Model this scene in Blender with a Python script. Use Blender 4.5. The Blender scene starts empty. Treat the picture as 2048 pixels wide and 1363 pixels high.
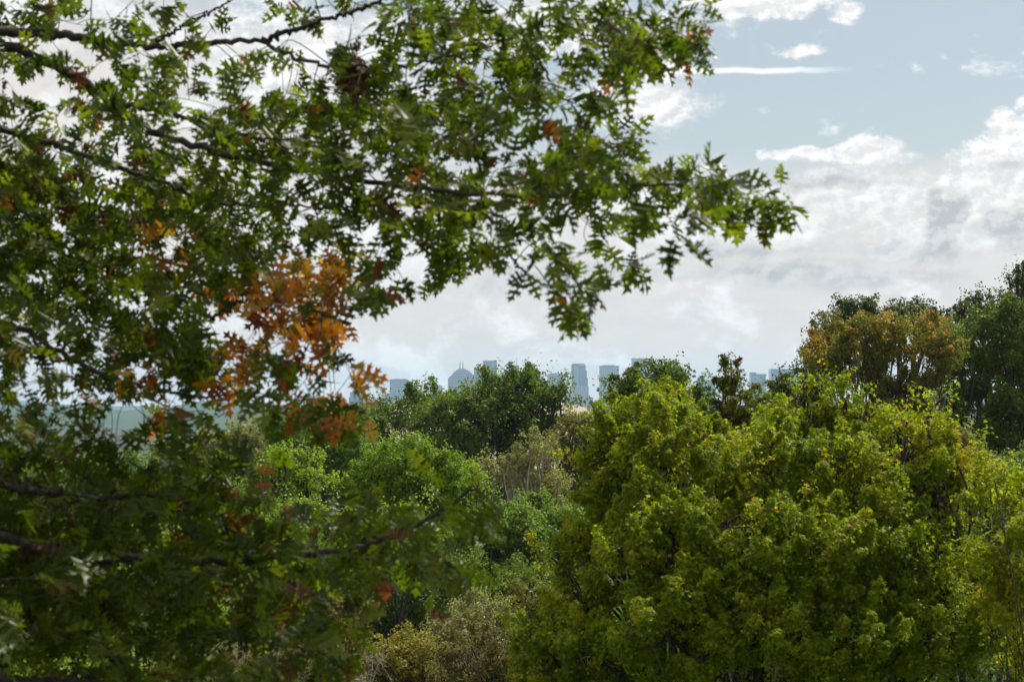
import bpy, math, random, sys
import numpy as np
from mathutils import Vector
from mathutils.geometry import tessellate_polygon

R = math.radians
FPX = 3982.0                      # focal length in photo pixels (70 mm on 36 mm film, 2048 px wide)
EYE = 812.0                       # photo row of the eye level
PITCH = math.atan((EYE - 681.5) / FPX)

# ------------------------------------------------------------------ camera
sc = bpy.context.scene
col = sc.collection
cam_d = bpy.data.cameras.new('camera')
cam = bpy.data.objects.new('camera', cam_d)
col.objects.link(cam)
cam_d.lens = 70
cam_d.sensor_width = 36
cam_d.clip_start = 0.1
cam_d.clip_end = 100000
cam.location = (0, 0, 0)
cam.rotation_euler = (math.pi / 2 + PITCH, 0, 0)
cam_d.dof.use_dof = True
cam_d.dof.focus_distance = 52
cam_d.dof.aperture_fstop = 6.6
sc.camera = cam

# ------------------------------------------------------------------ sun, view
SUN_EL, SUN_AZ = 54.0, 42.0       # azimuth clockwise from the view direction (+Y)
sd = bpy.data.lights.new('sun', 'SUN')
sd.energy = 4.8
sd.angle = R(4.0)
sd.color = (1.0, 0.93, 0.80)
sun = bpy.data.objects.new('sun', sd)
col.objects.link(sun)
sdir = Vector((math.sin(R(SUN_AZ)) * math.cos(R(SUN_EL)), math.cos(R(SUN_AZ)) * math.cos(R(SUN_EL)), math.sin(R(SUN_EL))))
sun.rotation_euler = sdir.to_track_quat('Z', 'Y').to_euler()
sun.location = (0, 0, 60)
sc.view_settings.view_transform = 'Standard'
sc.view_settings.look = 'None'
sc.view_settings.exposure = 0.32
sc.view_settings.gamma = 1.0
sc.render.engine = 'CYCLES'
cy = sc.cycles
cy.use_denoising = True
cy.max_bounces = 9
cy.diffuse_bounces = 5
cy.glossy_bounces = 2
cy.transmission_bounces = 5
cy.volume_bounces = 1
cy.use_fast_gi = False
cy.sample_clamp_indirect = 4.0


# ------------------------------------------------------------------ node maths helper
class E:
    """a scalar socket with arithmetic"""
    nt = None

    def __init__(self, s):
        self.s = s

    @staticmethod
    def m(op, *a, clamp=False):
        n = E.nt.nodes.new('ShaderNodeMath')
        n.operation = op
        n.use_clamp = clamp
        for i, v in enumerate(a):
            if isinstance(v, E):
                E.nt.links.new(v.s, n.inputs[i])
            else:
                n.inputs[i].default_value = float(v)
        return E(n.outputs[0])

    def __add__(s, o): return E.m('ADD', s, o)
    __radd__ = __add__
    def __sub__(s, o): return E.m('SUBTRACT', s, o)
    def __rsub__(s, o): return E.m('SUBTRACT', o, s)
    def __mul__(s, o): return E.m('MULTIPLY', s, o)
    __rmul__ = __mul__
    def __truediv__(s, o): return E.m('DIVIDE', s, o)
    def max(s, o): return E.m('MAXIMUM', s, o)
    def min(s, o): return E.m('MINIMUM', s, o)
    def clamp(s): return E.m('ADD', s, 0.0, clamp=True)


def smooth(e, a, b):
    n = E.nt.nodes.new('ShaderNodeMapRange')
    n.interpolation_type = 'SMOOTHSTEP'
    E.nt.links.new(e.s, n.inputs['Value'])
    n.inputs['From Min'].default_value = a
    n.inputs['From Max'].default_value = b
    return E(n.outputs['Result'])


def vec(x, y, z=0.0):
    n = E.nt.nodes.new('ShaderNodeCombineXYZ')
    for i, v in enumerate((x, y, z)):
        if isinstance(v, E):
            E.nt.links.new(v.s, n.inputs[i])
        else:
            n.inputs[i].default_value = v
    return n.outputs[0]


def noise(v, scale, detail=6, rough=0.55, dist=0.0):
    n = E.nt.nodes.new('ShaderNodeTexNoise')
    E.nt.links.new(v, n.inputs['Vector'])
    n.inputs['Scale'].default_value = scale
    n.inputs['Detail'].default_value = detail
    n.inputs['Roughness'].default_value = rough
    n.inputs['Distortion'].default_value = dist
    return E(n.outputs['Fac'])


def mixc(f, a, b):
    n = E.nt.nodes.new('ShaderNodeMix')
    n.data_type = 'RGBA'
    n.clamp_factor = True
    if isinstance(f, E):
        E.nt.links.new(f.s, n.inputs[0])
    else:
        n.inputs[0].default_value = f
    for i, v in ((6, a), (7, b)):
        if isinstance(v, tuple):
            n.inputs[i].default_value = (*v, 1.0)
        else:
            E.nt.links.new(v, n.inputs[i])
    return n.outputs[2]


# ------------------------------------------------------------------ world: sky texture under real cloud forms laid out by direction
def build_world():
    w = bpy.data.worlds.new('World')
    sc.world = w
    w.use_nodes = True
    nt = w.node_tree
    nt.nodes.clear()
    E.nt = nt
    out = nt.nodes.new('ShaderNodeOutputWorld')
    bg = nt.nodes.new('ShaderNodeBackground')
    bg.inputs['Strength'].default_value = 0.105
    nt.links.new(bg.outputs[0], out.inputs['Surface'])
    sky = nt.nodes.new('ShaderNodeTexSky')
    sky.sky_type = 'NISHITA'
    sky.sun_disc = False
    sky.sun_elevation = R(SUN_EL)
    sky.sun_rotation = R(SUN_AZ)
    sky.altitude = 100
    sky.air_density = 1.0
    sky.dust_density = 1.2
    sky.ozone_density = 1.2
    tc = nt.nodes.new('ShaderNodeTexCoord')
    sp = nt.nodes.new('ShaderNodeSeparateXYZ')
    nt.links.new(tc.outputs['Generated'], sp.inputs[0])
    X, Y, Z = (E(sp.outputs[i]) for i in range(3))
    az = E.m('ARCTAN2', X, Y) * FPX            # in units of one photo pixel of arc
    el = E.m('ARCSINE', Z) * FPX
    # warp so that the edges billow
    cv = vec(az, el * 1.35, 0.0)
    w1 = noise(cv, 1 / 150, 8, 0.6) - 0.5
    w2 = noise(vec(az + 3000, el * 1.35, 7.0), 1 / 150, 8, 0.6) - 0.5
    aw = az + w1 * 110
    ew = el + w2 * 80

    def blob(px, py, rx, ry, soft=0.55, tilt=0.0):
        dx = (aw - (px - 1024)) / rx
        dy = (ew - (EYE - py)) / ry
        if tilt:
            dy = dy + dx * tilt
        d = E.m('SQRT', dx * dx + dy * dy)
        return (1.0 - d) / (0.35 + soft)

    skyc = mixc(1.0, sky.outputs[0], (0.0, 0.0, 0.0))
    skyc.node.blend_type = 'MULTIPLY'
    skyc.node.inputs[7].default_value = (0.68, 0.72, 0.68, 1)
    # high veil: full at the horizon and toward the left, thin at the upper right
    veil_n = noise(vec(az, el * 2.2, 3.0), 1 / 420, 5, 0.55)
    veil = smooth(el * -1.0 + az * -0.55 + veil_n * 520, -420.0, 170.0)
    veil = veil.max(1.0 - smooth(el + veil_n * 160, 480.0, 600.0))
    veil = veil.max(smooth(el + veil_n * 900, 1700.0, 3200.0) * 0.85)          # unseen cloud overhead, added to strengthen and neutralise the fill light
    c = mixc(veil * 0.68 + 0.30, skyc, (6.6, 6.2, 5.95))
    # broad grey undersides, streaky
    sn = noise(vec(az * 0.45, el * 2.2, 11.0), 1 / 170, 7, 0.6)
    streak = smooth(sn, 0.44, 0.70) * smooth(el, -60.0, 60.0) * (1.0 - smooth(el, 400.0, 560.0))
    c = mixc(streak * 0.55, c, (5.0, 4.95, 4.85))
    # tattered high cloud
    tn = noise(vec(az, el * 1.6, 23.0), 1 / 190, 9, 0.62, 0.3)
    tat = smooth(tn + veil * 0.12, 0.60, 0.74)
    c = mixc(tat * 0.75, c, (8.6, 8.6, 8.6))
    # the individual clouds of the photograph
    fluff = noise(cv, 1 / 75, 10, 0.66)
    f2 = noise(vec(az + 12, el * 1.35 - 14, 0.0), 1 / 75, 6, 0.6)
    lit = smooth(fluff - f2, -0.09, 0.09)                    # billows lit from the upper right
    whites = [(1540, 8, 150, 38, .1), (1440, 10, 80, 24, .5), (1683, 33, 34, 24, .5), (1880, 4, 60, 22, .15), (1690, 325, 130, 20, .3),
              (1640, 318, 110, 16, .3), (1735, 300, 66, 28, .1), (2000, 285, 55, 42, .1), (2070, 260, 60, 50, .2), (2035, 308, 70, 22, .3),
              (1895, 385, 46, 42, .05), (1930, 420, 60, 40, .2), (1290, 200, 120, 66, .6), (1330, 145, 60, 24, .5), (1600, 112, 40, 12, .5), (2010, 400, 110, 66, .2),
              (1500, 450, 260, 50, .6), (1700, 400, 200, 45, .8), (1100, 60, 300, 70, .8), (600, 130, 300, 110, .8),
              (1985, 330, 90, 40, .5), (700, 480, 200, 60, .8), (1800, 470, 60, 50, .4)]
    tot = None
    for b in whites:
        e = blob(*b)
        tot = e if tot is None else tot.max(e)
    wm = smooth(tot + (fluff - 0.5) * 2.6, -0.3, 0.6)
    c = mixc(wm, c, mixc(lit, (6.5, 6.45, 6.45), (8.5, 8.3, 8.1)))
    # the thin contrail-like streak
    ty = el - (EYE - 149) + (az - 400) * 0.01 + (noise(vec(az, 0.0, 41.0), 1 / 60, 3) - 0.5) * 10
    st = (1.0 - smooth(E.m('ABSOLUTE', ty), 1.5, 8.5)) * smooth(az, 240.0, 330.0) * (1.0 - smooth(az, 520.0, 700.0))
    c = mixc(st * 0.85, c, (8.8, 8.8, 8.9))
    # shaded undersides of the big heap clouds
    greys = [(1868, 462, 60, 66, .1, -0.9), (1900, 440, 30, 40, .1), (1850, 500, 110, 40, .7), (1975, 470, 80, 34, .3, -0.7), (1850, 430, 22, 50, .1), (1560, 545, 210, 26, .5), (1250, 540, 200, 26, .9),
             (2000, 345, 60, 14, .8), (2040, 500, 130, 30, .7), (1640, 372, 190, 12, .7), (1480, 505, 150, 16, .5), (1700, 560, 260, 22, .7), (1050, 560, 200, 30, .8), (1420, 500, 120, 16, .9), (2020, 440, 50, 18, .6, -0.6)]
    tot = None
    for b in greys:
        e = blob(*b)
        tot = e if tot is None else tot.max(e)
    gm = smooth(tot + (fluff - 0.5) * 2.4, -0.3, 0.9)
    c = mixc(gm * 0.92, c, mixc(lit, (3.8, 4.05, 4.05), (5.7, 5.75, 5.7)))
    mot = noise(vec(az, el * 1.9, 61.0), 1 / 110, 8, 0.6)
    c = mixc(smooth(mot, 0.35, 0.7) * 0.4 * veil, c, (5.3, 5.15, 5.0))
    # below the horizon: dull land light
    c = mixc(smooth(el, -140.0, -300.0), c, (1.2, 1.3, 1.1)) if False else c
    nt.links.new(c, bg.inputs['Color'])


build_world()


# ------------------------------------------------------------------ helpers
def at(px, py, d):
    """photo pixel and distance ahead -> world point"""
    return np.array([(px - 1024) / FPX * d, d, (EYE - py) / FPX * d])


def tag(o, label=None, cat=None, group=None, kind=None):
    if label: o['label'] = label
    if cat: o['category'] = cat
    if group: o['group'] = group
    if kind: o['kind'] = kind
    return o


def empty(name, loc):
    o = bpy.data.objects.new(name, None)
    o.location = loc
    o.empty_display_size = 0.5
    col.objects.link(o)
    return o


def link_mesh(name, me, mat, parent=None):
    o = bpy.data.objects.new(name, me)
    if isinstance(mat, (list, tuple)):
        for m_ in mat: me.materials.append(m_)
    elif mat:
        me.materials.append(mat)
    col.objects.link(o)
    if parent:
        o.parent = parent
    return o


def np_mesh(name, V, F, k, attrs=None, smooth_shade=False):
    """V (n,3), F (m,k) -> mesh; attrs {name: per-face floats}"""
    me = bpy.data.meshes.new(name)
    V = np.ascontiguousarray(V, dtype=np.float32)
    F = np.ascontiguousarray(F, dtype=np.int32)
    me.vertices.add(len(V))
    me.vertices.foreach_set('co', V.ravel())
    me.loops.add(F.size)
    me.loops.foreach_set('vertex_index', F.ravel())
    me.polygons.add(len(F))
    me.polygons.foreach_set('loop_start', np.arange(0, F.size, k, dtype=np.int32))
    me.polygons.foreach_set('loop_total', np.full(len(F), k, dtype=np.int32))
    if smooth_shade:
        me.polygons.foreach_set('use_smooth', np.ones(len(F), dtype=bool))
    for an, av in (attrs or {}).items():
        a = me.attributes.new(an, 'FLOAT', 'FACE')
        a.data.foreach_set('value', np.ascontiguousarray(av, dtype=np.float32))
    me.update(calc_edges=True)
    return me


# ------------------------------------------------------------------ materials
def mat_new(name):
    m = bpy.data.materials.new(name)
    m.use_nodes = True
    m.node_tree.nodes.clear()
    E.nt = m.node_tree
    out = m.node_tree.nodes.new('ShaderNodeOutputMaterial')
    return m, m.node_tree, out


def leaf_mat(name, stops, trans=0.45, spec=0.4, rough=0.45, tboost=1.6):
    """leaf: colour by the per-leaf 'tone', light partly let through"""
    m, nt, out = mat_new(name)
    a = nt.nodes.new('ShaderNodeAttribute')
    a.attribute_name = 'tone'
    r = nt.nodes.new('ShaderNodeValToRGB')
    cr = r.color_ramp
    while len(cr.elements) < len(stops):
        cr.elements.new(0.5)
    for e, (p, c) in zip(cr.elements, stops):
        e.position = p
        e.color = (*c, 1)
    nt.links.new(a.outputs['Fac'], r.inputs[0])
    p = nt.nodes.new('ShaderNodeBsdfPrincipled')
    nt.links.new(r.outputs[0], p.inputs['Base Color'])
    p.inputs['Roughness'].default_value = rough
    p.inputs['Specular IOR Level'].default_value = spec
    t = nt.nodes.new('ShaderNodeBsdfTranslucent')
    mm = nt.nodes.new('ShaderNodeVectorMath')
    mm.operation = 'MULTIPLY'
    nt.links.new(r.outputs[0], mm.inputs[0])
    mm.inputs[1].default_value = (tboost * 1.05, tboost * 1.1, tboost * 0.55)
    nt.links.new(mm.outputs[0], t.inputs['Color'])
    mx = nt.nodes.new('ShaderNodeMixShader')
    mx.inputs[0].default_value = trans
    nt.links.new(p.outputs[0], mx.inputs[1])
    nt.links.new(t.outputs[0], mx.inputs[2])
    nt.links.new(mx.outputs[0], out.inputs['Surface'])
    return m


def bark_mat(name, c1, c2, scale=9.0, rough=0.9):
    m, nt, out = mat_new(name)
    tc = nt.nodes.new('ShaderNodeTexCoord')
    sp = nt.nodes.new('ShaderNodeSeparateXYZ')
    nt.links.new(tc.outputs['Object'], sp.inputs[0])
    v = vec(E(sp.outputs[0]), E(sp.outputs[1]), E(sp.outputs[2]) * 0.3)
    n = noise(v, scale, 7, 0.65)
    n2 = noise(tc.outputs['Object'], scale * 0.3, 3)
    c = mixc(smooth(n * 0.7 + n2 * 0.3, 0.4, 0.62), c1, c2)
    p = nt.nodes.new('ShaderNodeBsdfPrincipled')
    nt.links.new(c, p.inputs['Base Color'])
    p.inputs['Roughness'].default_value = rough
    b = nt.nodes.new('ShaderNodeBump')
    b.inputs['Strength'].default_value = 0.7
    b.inputs['Distance'].default_value = 0.02
    nt.links.new(n.s, b.inputs['Height'])
    nt.links.new(b.outputs[0], p.inputs['Normal'])
    nt.links.new(p.outputs[0], out.inputs['Surface'])
    return m


BARK_DARK = bark_mat('bark_dark', (0.022, 0.018, 0.015), (0.06, 0.05, 0.04), 30)
BARK_GREY = bark_mat('bark_grey', (0.09, 0.08, 0.065), (0.28, 0.25, 0.21), 9)
BARK_PALE = bark_mat('bark_pale', (0.25, 0.23, 0.2), (0.5, 0.47, 0.42), 8)

L_OAK = leaf_mat('oak_leaf', [(0, (0.030, 0.055, 0.003)), (0.35, (0.056, 0.084, 0.004)), (0.62, (0.115, 0.140, 0.007)),
                              (0.75, (0.10, 0.075, 0.012)), (0.86, (0.13, 0.04, 0.015)), (1.0, (0.07, 0.02, 0.015))], 0.5, 0.25, 0.38, 2.1)
L_OAK_AUT = leaf_mat('autumn_oak_leaf', [(0, (0.10, 0.12, 0.02)), (0.25, (0.38, 0.20, 0.02)), (0.6, (0.38, 0.135, 0.012)),
                                         (0.85, (0.22, 0.055, 0.015)), (1.0, (0.12, 0.03, 0.015))], 0.5, 0.4, 0.4, 1.9)
L_DEAD = leaf_mat('dead_leaf', [(0, (0.06, 0.03, 0.018)), (1.0, (0.17, 0.075, 0.035))], 0.2, 0.2, 0.7, 1.0)
L_MAPLE = leaf_mat('maple_leaf', [(0, (0.082, 0.130, 0.003)), (0.45, (0.158, 0.212, 0.004)), (0.75, (0.265, 0.305, 0.008)),
                                  (0.88, (0.34, 0.24, 0.02)), (1.0, (0.36, 0.12, 0.045))], 0.5, 0.18, 0.5, 1.75)


def greens(name, dark, mid, light, odd=(0.2, 0.14, 0.04), **kw):
    kw.setdefault('trans', 0.4)
    kw.setdefault('spec', 0.15)
    return leaf_mat(name, [(0, dark), (0.5, mid), (0.85, light), (1.0, odd)], **kw)


L_DARK = greens('dark_green_leaf', (0.046, 0.092, 0.012), (0.085, 0.14, 0.016), (0.13, 0.19, 0.024))
L_DEEP = greens('deep_green_leaf', (0.035, 0.062, 0.012), (0.060, 0.090, 0.015), (0.10, 0.115, 0.024), (0.18, 0.10, 0.03))
L_MID = greens('mid_green_leaf', (0.075, 0.14, 0.020), (0.125, 0.21, 0.030), (0.19, 0.28, 0.045))
L_FRESH = greens('fresh_green_leaf', (0.12, 0.20, 0.016), (0.19, 0.29, 0.022), (0.28, 0.38, 0.035))
L_VIVID = greens('vivid_green_leaf', (0.085, 0.155, 0.008), (0.145, 0.24, 0.012), (0.24, 0.35, 0.02))
L_BLUE = greens('bluish_green_leaf', (0.055, 0.11, 0.030), (0.085, 0.155, 0.040), (0.13, 0.20, 0.055))
L_SAGE = greens('sage_leaf', (0.15, 0.16, 0.06), (0.23, 0.235, 0.09), (0.33, 0.33, 0.13))
L_OLIVE = greens('olive_leaf', (0.095, 0.10, 0.025), (0.15, 0.15, 0.038), (0.22, 0.21, 0.05), (0.26, 0.15, 0.05))
L_YELLOW = greens('yellowish_leaf', (0.13, 0.125, 0.022), (0.23, 0.205, 0.035), (0.34, 0.29, 0.05), (0.34, 0.20, 0.04))
L_BROWN = greens('brownish_leaf', (0.085, 0.08, 0.028), (0.135, 0.12, 0.042), (0.19, 0.17, 0.055), (0.24, 0.14, 0.05))
L_WOOD = greens('summer_green_leaf', (0.055, 0.095, 0.012), (0.095, 0.145, 0.017), (0.15, 0.20, 0.026))
L_ORANGE = greens('orange_brown_leaf', (0.085, 0.115, 0.014), (0.15, 0.15, 0.018), (0.27, 0.20, 0.022), (0.42, 0.20, 0.025))


# ------------------------------------------------------------------ leaf templates
def tri_template(outline, fold=0.25, curl=0.3):
    """outline: closed list of (x, y) about the midrib, y 0..1; returns verts (n,3) and triangles"""
    pts = [Vector((x, y, 0)) for x, y in outline]
    tris = tessellate_polygon([pts])
    V = np.array([(x, y, abs(x) * fold - curl * y * y * 0.5) for x, y in outline])
    return V, np.array(tris, dtype=np.int32)


def mirror(half):
    return half + [(-x, y) for x, y in reversed(half) if abs(x) > 1e-6]


oak_half = [(0.0, -0.22), (0.008, -0.02), (0.03, 0.03), (0.13, 0.04), (0.22, 0.0), (0.16, 0.10), (0.035, 0.17), (0.035, 0.24),
            (0.20, 0.23), (0.30, 0.20), (0.27, 0.28), (0.42, 0.36), (0.26, 0.37), (0.30, 0.46), (0.17, 0.37), (0.045, 0.40), (0.045, 0.50),
            (0.19, 0.53), (0.32, 0.54), (0.24, 0.61), (0.37, 0.74), (0.22, 0.68), (0.22, 0.80), (0.13, 0.65), (0.05, 0.66), (0.06, 0.77), (0.15, 0.82), (0.20, 0.92), (0.08, 0.90), (0.0, 1.06)]
oak_half[0] = (0.0, -0.22)
oak_half.insert(1, (0.008, -0.2))
OAKS = [tri_template(mirror(oak_half), f, c) for f, c in ((0.25, 0.3), (0.5, 0.7), (0.1, -0.2), (0.6, 0.1), (-0.3, 0.6))]
maple_half = [(0.0, 0.0), (0.36, 0.06), (0.12, 0.25), (0.52, 0.58), (0.13, 0.52), (0.0, 1.05)]
MAPLES = [tri_template(mirror(maple_half), f, c) for f, c in ((0.25, 0.3), (0.6, 0.6), (-0.2, 0.2))]
simple_half = [(0.0, 0.0), (0.36, 0.38), (0.22, 0.78), (0.0, 1.0)]
SIMPLE = [tri_template(mirror(simple_half), f, c) for f, c in ((0.3, 0.3), (0.6, 0.5))]


def build_leaves(name, P, D, N, S, tone, templates, mat, parent, rng):
    """one mesh of leaves: P base points, D directions of the midrib, N normals, S sizes"""
    n = len(P)
    D = D / (np.linalg.norm(D, axis=1, keepdims=True) + 1e-9)
    X = np.cross(D, N)
    X /= np.linalg.norm(X, axis=1, keepdims=True) + 1e-9
    Z = np.cross(X, D)
    which = rng.integers(0, len(templates), n)
    Vs, Fs, Ts = [], [], []
    off = 0
    for i, (tv, tf) in enumerate(templates):
        k = np.where(which == i)[0]
        if not len(k):
            continue
        v = (P[k, None, :] + S[k, None, None] * (tv[None, :, 0, None] * X[k, None, :] + tv[None, :, 1, None] * D[k, None, :] + tv[None, :, 2, None] * Z[k, None, :]))
        f = tf[None] + (np.arange(len(k)) * len(tv))[:, None, None] + off
        Vs.append(v.reshape(-1, 3))
        Fs.append(f.reshape(-1, 3))
        Ts.append(np.repeat(tone[k], len(tf)))
        off += len(k) * len(tv)
    V = np.concatenate(Vs)
    if parent is not None:
        V = V - np.array(parent.location)
    me = np_mesh(name, V, np.concatenate(Fs), 3, {'tone': np.concatenate(Ts)})
    return link_mesh(name, me, mat, parent)


# ------------------------------------------------------------------ wood
class Wood:
    """paths of (points, radii) made into one tube mesh"""
    def __init__(self):
        self.V, self.F, self.n = [], [], 0

    def path(self, P, r, sides=6):
        P = np.asarray(P, float)
        r = np.asarray(r, float)
        T = np.gradient(P, axis=0)
        T /= np.linalg.norm(T, axis=1, keepdims=True) + 1e-9
        ref = np.array([0.31, 0.87, 0.38]) if abs(T[:, 2]).mean() > 0.5 else np.array([0.1, 0.2, 0.97])
        A = np.cross(T, ref)
        A /= np.linalg.norm(A, axis=1, keepdims=True) + 1e-9
        B = np.cross(T, A)
        ang = np.arange(sides) / sides * 2 * math.pi
        ring = P[:, None, :] + r[:, None, None] * (np.cos(ang)[None, :, None] * A[:, None, :] + np.sin(ang)[None, :, None] * B[:, None, :])
        m = len(P)
        idx = np.arange(m * sides).reshape(m, sides) + self.n
        q = np.stack([idx[:-1], np.roll(idx, -1, 1)[:-1], np.roll(idx, -1, 1)[1:], idx[1:]], -1).reshape(-1, 4)
        self.V.append(ring.reshape(-1, 3))
        self.F.append(q)
        self.n += m * sides

    def build(self, name, mat, parent):
        V = np.concatenate(self.V)
        if parent is not None:
            V = V - np.array(parent.location)
        me = np_mesh(name, V, np.concatenate(self.F), 4, smooth_shade=True)
        return link_mesh(name, me, mat, parent)


def spline(P, n):
    """Catmull-Rom through P, about n points"""
    P = np.asarray(P, float)
    Q = np.vstack([2 * P[0] - P[1], P, 2 * P[-1] - P[-2]])
    out = []
    per = max(2, n // (len(P) - 1))
    for i in range(len(P) - 1):
        t = np.linspace(0, 1, per, endpoint=False)[:, None]
        a, b, c, d = Q[i], Q[i + 1], Q[i + 2], Q[i + 3]
        out.append(0.5 * (2 * b + (c - a) * t + (2 * a - 5 * b + 4 * c - d) * t ** 2 + (3 * b - a - 3 * c + d) * t ** 3))
    out.append(P[-1:])
    return np.vstack(out)


def unit(v):
    return v / (np.linalg.norm(v, axis=-1, keepdims=True) + 1e-9)


def ground_z(y):
    return float(np.interp(y, [-60, 0, 15, 30, 60, 100, 150, 300, 600, 1500, 1e6], [-5, -7, -9, -14, -17, -22, -25, -26, -36, -60, -60]))


# ------------------------------------------------------------------ generic tree
def tree(name, label, D, lobes, mat, leaf=0.16, cover=5.0, clump=0.8, bark=BARK_DARK, group=None, cat='tree', seed=0,
         base=None, tone=(0.45, 0.22), odd=0.01, templates=SIMPLE, trunk_r=None, up=0.45, limbs=None, flat=0.65, shell=(0.25, 1.0),
         bare=False, wood_f=1.0, topodd=0.0, vert=1.0, cdens=1.7, gap=-0.5, bulge=0.72, elong=1.5, tip=0.5):
    rng = np.random.default_rng(seed * 7919 + 13)
    s = D / FPX
    C = np.array([at(l[0], l[1], D + (l[4] if len(l) > 4 else 0.0)) for l in lobes])
    Rr = np.array([(l[2] * s, (l[2] + l[3]) * 0.5 * s * 0.95, l[3] * s) for l in lobes])
    # spread the lobes in depth so that the crown is round
    if not any(len(l) > 4 for l in lobes):
        cx = C[:, 0].mean()
        wid = max((abs(C[:, 0] - cx) + Rr[:, 0]).max(), 1.0)
        C[:, 1] += rng.uniform(-0.45, 0.45, len(C)) * wid
        C[:, [0, 2]] *= (C[:, 1] / D)[:, None]
    nmain = len(C)
    par = np.arange(nmain)
    cC, cR, cP = [C], [Rr], [par]
    for i in range(nmain):
        k = 6 if lobes[i][2] > 34 else (4 if lobes[i][2] > 20 else 2)
        for _ in range(k):
            dv = unit(rng.normal(size=3) + np.array([0, -0.25, 0.35]))
            f = rng.uniform(0.22, 0.42)
            cC.append((C[i] + dv * Rr[i] * (1.0 - f * 0.62) * bulge / 0.75)[None])
            cR.append((np.full(3, Rr[i].mean()) * f * np.array([1.1, 1.1, 0.95 * vert]))[None])
            cP.append(np.array([i]))
    Rr = Rr * 0.86
    cR[0] = Rr
    C, Rr, par = np.vstack(cC), np.vstack(cR), np.concatenate(cP)
    cover = cover * 0.66
    leaf = leaf * 0.78
    leafpx = 0.32 * (leaf / s) ** 2
    P, Cn, CT, CO = [], [], [], []
    allc = []
    gn = [tuple(unit(rng.normal(size=3)) * rng.uniform(0.7, 1.4)) + (rng.uniform(0, 6.3),) for _ in range(6)]
    zt, zb = (C[:, 2] + Rr[:, 2]).max(), (C[:, 2] - Rr[:, 2]).min()
    for i in range(len(C)):
        area = math.pi * (Rr[i, 0] * Rr[i, 2]) / s / s
        nl = cover * area / leafpx
        vol = Rr[i].prod() * 4.19
        nc = int(max(5, cdens * (4 * math.pi * (Rr[i].mean()) ** 2) / (clump ** 2 * math.pi)))
        dirs = unit(rng.normal(size=(nc, 3)))
        rad = rng.uniform(shell[0], shell[1], nc) ** 0.6
        cc = C[i] + dirs * rad[:, None] * Rr[i]
        # drop clumps buried inside neighbours
        keep = np.ones(nc, bool)
        for j in range(len(C)):
            if j != i:
                q = np.linalg.norm((cc - C[j]) / Rr[j], axis=1)
                keep &= ~((q < 0.7) & (rng.random(nc) < 0.8))
        kq = 1.9 / clump
        nz = np.zeros(nc)
        for a_, b_, c_, ph_ in gn:
            nz += np.sin((cc[:, 0] * a_ + cc[:, 1] * b_ + cc[:, 2] * c_) * kq + ph_)
        keep &= (nz / 2.45 > gap) | (rng.random(nc) < 0.12)
        cc = cc[keep]
        dirs = dirs[keep]
        if not len(cc):
            continue
        allc.append((i, cc))
        k = max(3, int(nl / len(cc)))
        cl = clump * np.clip(rng.lognormal(-0.08, 0.38, len(cc)), 0.35, 2.0)
        # every clump is a spray: leaves along a short shoot heading outward and up
        ax = unit(dirs * 0.8 + np.array([0, 0, tip]) + rng.normal(size=dirs.shape) * 0.35)
        o = unit(rng.normal(size=(len(cc), k, 3))) * rng.random((len(cc), k, 1)) ** 0.5
        tt = rng.random((len(cc), k, 1)) ** 0.8
        pts = cc[:, None, :] + (ax[:, None, :] * (tt - 0.35) * elong + o * (1.0 - 0.72 * tt) * np.array([1, 1, 0.8])) * cl[:, None, None]
        nrm = unit(o * 0.6 + np.array([0, 0, up]) + ax[:, None, :] * 0.35 + rng.normal(size=o.shape) * 0.55)
        CT.append(np.repeat(rng.normal(0, 0.13, len(cc)), k))
        CO.append(np.repeat(rng.random(len(cc)), k))
        P.append(pts.reshape(-1, 3))
        Cn.append(nrm.reshape(-1, 3))
    P = np.vstack(P)
    Nn = np.vstack(Cn)
    n = len(P)
    cx = C[:, 0].mean() if base is None else (base - 1024) * s
    gz = ground_z(D)
    root = empty(name, (cx, D, gz))
    tag(root, label, cat, group)
    if not bare:
        dd = unit(np.cross(Nn, unit(rng.normal(size=(n, 3)))) + Nn * 0.15 + np.array([0, 0, -0.25]))
        CT, CO = np.concatenate(CT), np.concatenate(CO)
        t = np.clip(rng.normal(tone[0], tone[1] * 0.8, n) + CT, 0.0, 0.86)
        hgt = (P[:, 2] - zb) / (zt - zb)
        po = odd + topodd * np.clip(hgt * 2.0 - 1.0, 0, 1)
        po = np.where(CO < topodd * np.clip(hgt * 2.0 - 0.8, 0, 1), 0.7, odd)
        t = np.where(rng.random(n) < po, rng.uniform(0.86, 1.0, n), t)
        build_leaves('crown', P, dd, Nn, leaf * rng.uniform(0.65, 1.3, n), t, templates, mat, root, rng)
    # wood: trunk, limb to each lobe, boughs to the clumps
    w = Wood()
    H = zt - gz
    tr = trunk_r or H * 0.016
    fork = np.array([cx, D, gz + H * 0.28 if zb > gz + H * 0.3 else gz + max(0.6, (zb - gz) * 0.6 + 0.3)])
    w.path(spline([[cx, D, gz - 0.4], [cx + rng.normal() * 0.1, D, (gz + fork[2]) / 2], fork, fork * 0.4 + 0.6 * np.array([C[:, 0].mean(), C[:, 1].mean(), C[:, 2].mean()]),
                   ], 16), np.linspace(tr * 1.3, tr * 0.12, 16), 8)
    spine_top = fork * 0.4 + 0.6 * C.mean(0)
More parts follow.
